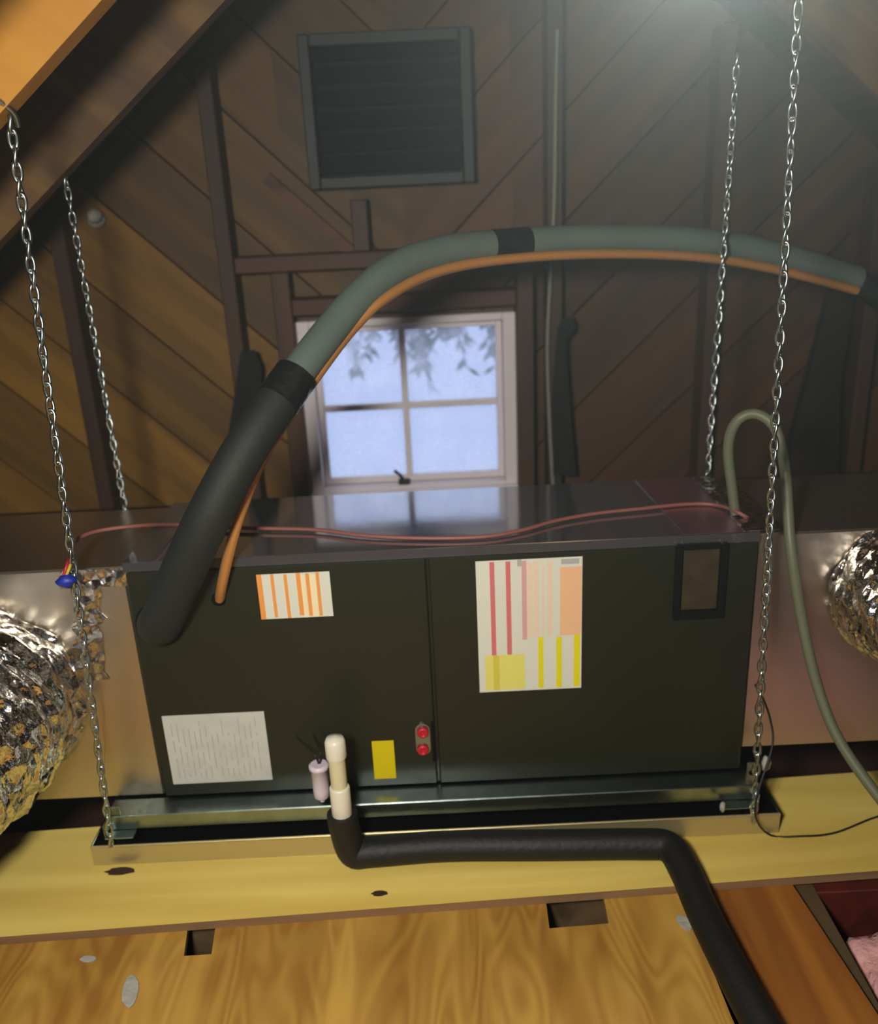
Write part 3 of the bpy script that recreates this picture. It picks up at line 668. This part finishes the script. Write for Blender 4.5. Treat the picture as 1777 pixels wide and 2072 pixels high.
tag(MB().tube(smooth_path([on_y(1528, 1385, -.03), on_y(1545, 1415, -.04), on_y(1560, 1460, -.05), on_y(1563, 1510, -.07)] + [on_y(1535, 1600, -.11), on_y(1530, 1655, -.115), on_z(1560, 1690, ZP+.004), on_z(1620, 1692, ZP+.004), on_z(1690, 1685, ZP+.004), on_z(1777, 1652, ZP+.004), on_z(1850, 1640, ZP+.004)], 6), .0022, 6).build('black_wire', 'wire_black'),  # the stretch lying on the plank traces a wavy shadow line
    'thin dark wire dangling at the right end of the pan, continued along a wavy shadow', 'wire')
blob('wire_nut', on_y(1550, 1545, -.06), .012, 'scrap', 'off white wire nut hanging at the right bracket', 'wire nut', (1, .8, 1.5))
blob('white_clip', on_y(1462, 1634, -.088)+Vector((0, 0, .002)), .0075, 'scrap', 'small white clip on the front lip of the pan at right', 'clip', (.8, .8, 1.7))

# ------------------------------------------------------------------ chains
def link_mesh():
    mb = MB(); Lh, Wd, r = .0150, .0062, .0031; path = []; n = 18
    for k in range(n):
        a_ = 2*math.pi*k/n; z = math.sin(a_)*Lh; x = math.copysign(abs(math.cos(a_))**.7, math.cos(a_))*Wd
        tw = (z/Lh)*.55; path.append(Vector((x*math.cos(tw), x*math.sin(tw), z)))
    vs = []; fs = []; m = 6
    for i, p in enumerate(path):
        t = (path[(i+1)%n]-path[i-1]).normalized(); a = t.cross(Vector((0, 1, 0))); a.normalize(); b = t.cross(a)
        for k in range(m): th = 2*math.pi*k/m; vs.append(p+(a*math.cos(th)+b*math.sin(th))*r)
    for i in range(n):
        for k in range(m): fs.append((i*m+k, i*m+(k+1)%m, ((i+1)%n)*m+(k+1)%m, ((i+1)%n)*m+k))
    me = bpy.data.meshes.new('link'); me.from_pydata(vs, [], fs); me.materials.append(M['chain'])
    me.polygons.foreach_set('use_smooth', [True]*len(fs)); me.update(); return me
LINK = link_mesh()
def chain(top, bot, label, sag=0):
    top, bot = Vector(top), Vector(bot); d = (bot-top); n = max(4, int(d.length/.0235)); e_ = empty('hanging_chain', bot, label, 'chain', 'steel chains hanging the air handler')
    q = (-d).to_track_quat('Z', 'Y')
    for i in range(n+1):
        t = i/n; o = bpy.data.objects.new('link', LINK); COL.objects.link(o); o.parent = e_
        o.location = top+d*t-bot; o.rotation_mode = 'QUATERNION'
        from mathutils import Quaternion
        o.rotation_quaternion = q @ Quaternion((0, 0, 1), math.radians(90*(i % 2)+random.uniform(-16, 16)+i*3.0))
    return e_
chain(on_y(22, 250, -.075), on_y(224, 1700, -.089), 'steel chain at the front left corner of the air handler')
chain(on_y(125, 320, .39), on_y(262, 1075, .39)-Vector((0, 0, .5)), 'steel chain behind the left end of the air handler')
chain(on_y(1622, -90, -.08), on_y(1525, 1652, -.089), 'steel chain at the front right corner of the air handler')
chain(on_y(1492, 120, .39), on_y(1425, 1000, .39)-Vector((0, 0, .5)), 'steel chain behind the right end of the air handler')
hk = empty('chain_hook', on_y(15, 235, -.08), 'bright steel hook holding the front left chain on the yellow rafter', 'hook')
hp = on_y(20, 246, -.078)
MB().tube(smooth_path([hp+Vector((.012, 0, -.008)), hp+Vector((.012, -.01, .012)), hp+Vector((-.006, -.028, .03)), hp+Vector((-.02, -.024, .01))], 6), .0045, 8).build('hook_rod', 'chain', hk)

# ------------------------------------------------------------------ outside
g = box((-40, 3, -5.2), (40, 70, -5)).build('ground', 'ground'); g['kind'] = 'structure'
random.seed(11)
def branch(px, py, Y_, ln, label):
    e_ = empty('tree_branch', on_y(px, py-60, Y_), label, 'tree', 'tree branches hanging outside the window'); st = MB(); lf = MB()
    p = on_y(px, py-90, Y_)
    for s in range(9):
        d = Vector((random.uniform(-.5, .5), random.uniform(-.3, .3), -1)).normalized(); l = ln*random.uniform(.5, 1)
        a = p+Vector((random.uniform(-.32, .32), random.uniform(-.2, .2), 0)); b = a+d*l; st.tube([a, (a+b)/2+Vector((.01, 0, 0)), b], .003, 5)
        for k in range(34):
            c = a+d*l*random.random(); q = Vector((random.uniform(-1, 1), random.uniform(-1, 1), -random.uniform(.3, 1.4))).normalized()*random.uniform(.05, .09); sd = q.cross(Vector((random.random(), random.random(), .2))).normalized()*.011
            lf.add([c, c+q*.5+sd, c+q, c+q*.5-sd], [(0, 1, 2, 3)])
    st.build('twig', 'bark', e_); o = lf.build('foliage', 'leaf', e_); o['kind'] = 'stuff'
branch(720, 655, 2.4, .42, 'green leafy branch outside the upper left pane')
branch(880, 650, 2.3, .50, 'green leafy branch outside near the middle of the upper right pane')
branch(975, 650, 2.5, .36, 'green leafy branch outside at the right of the upper right pane')
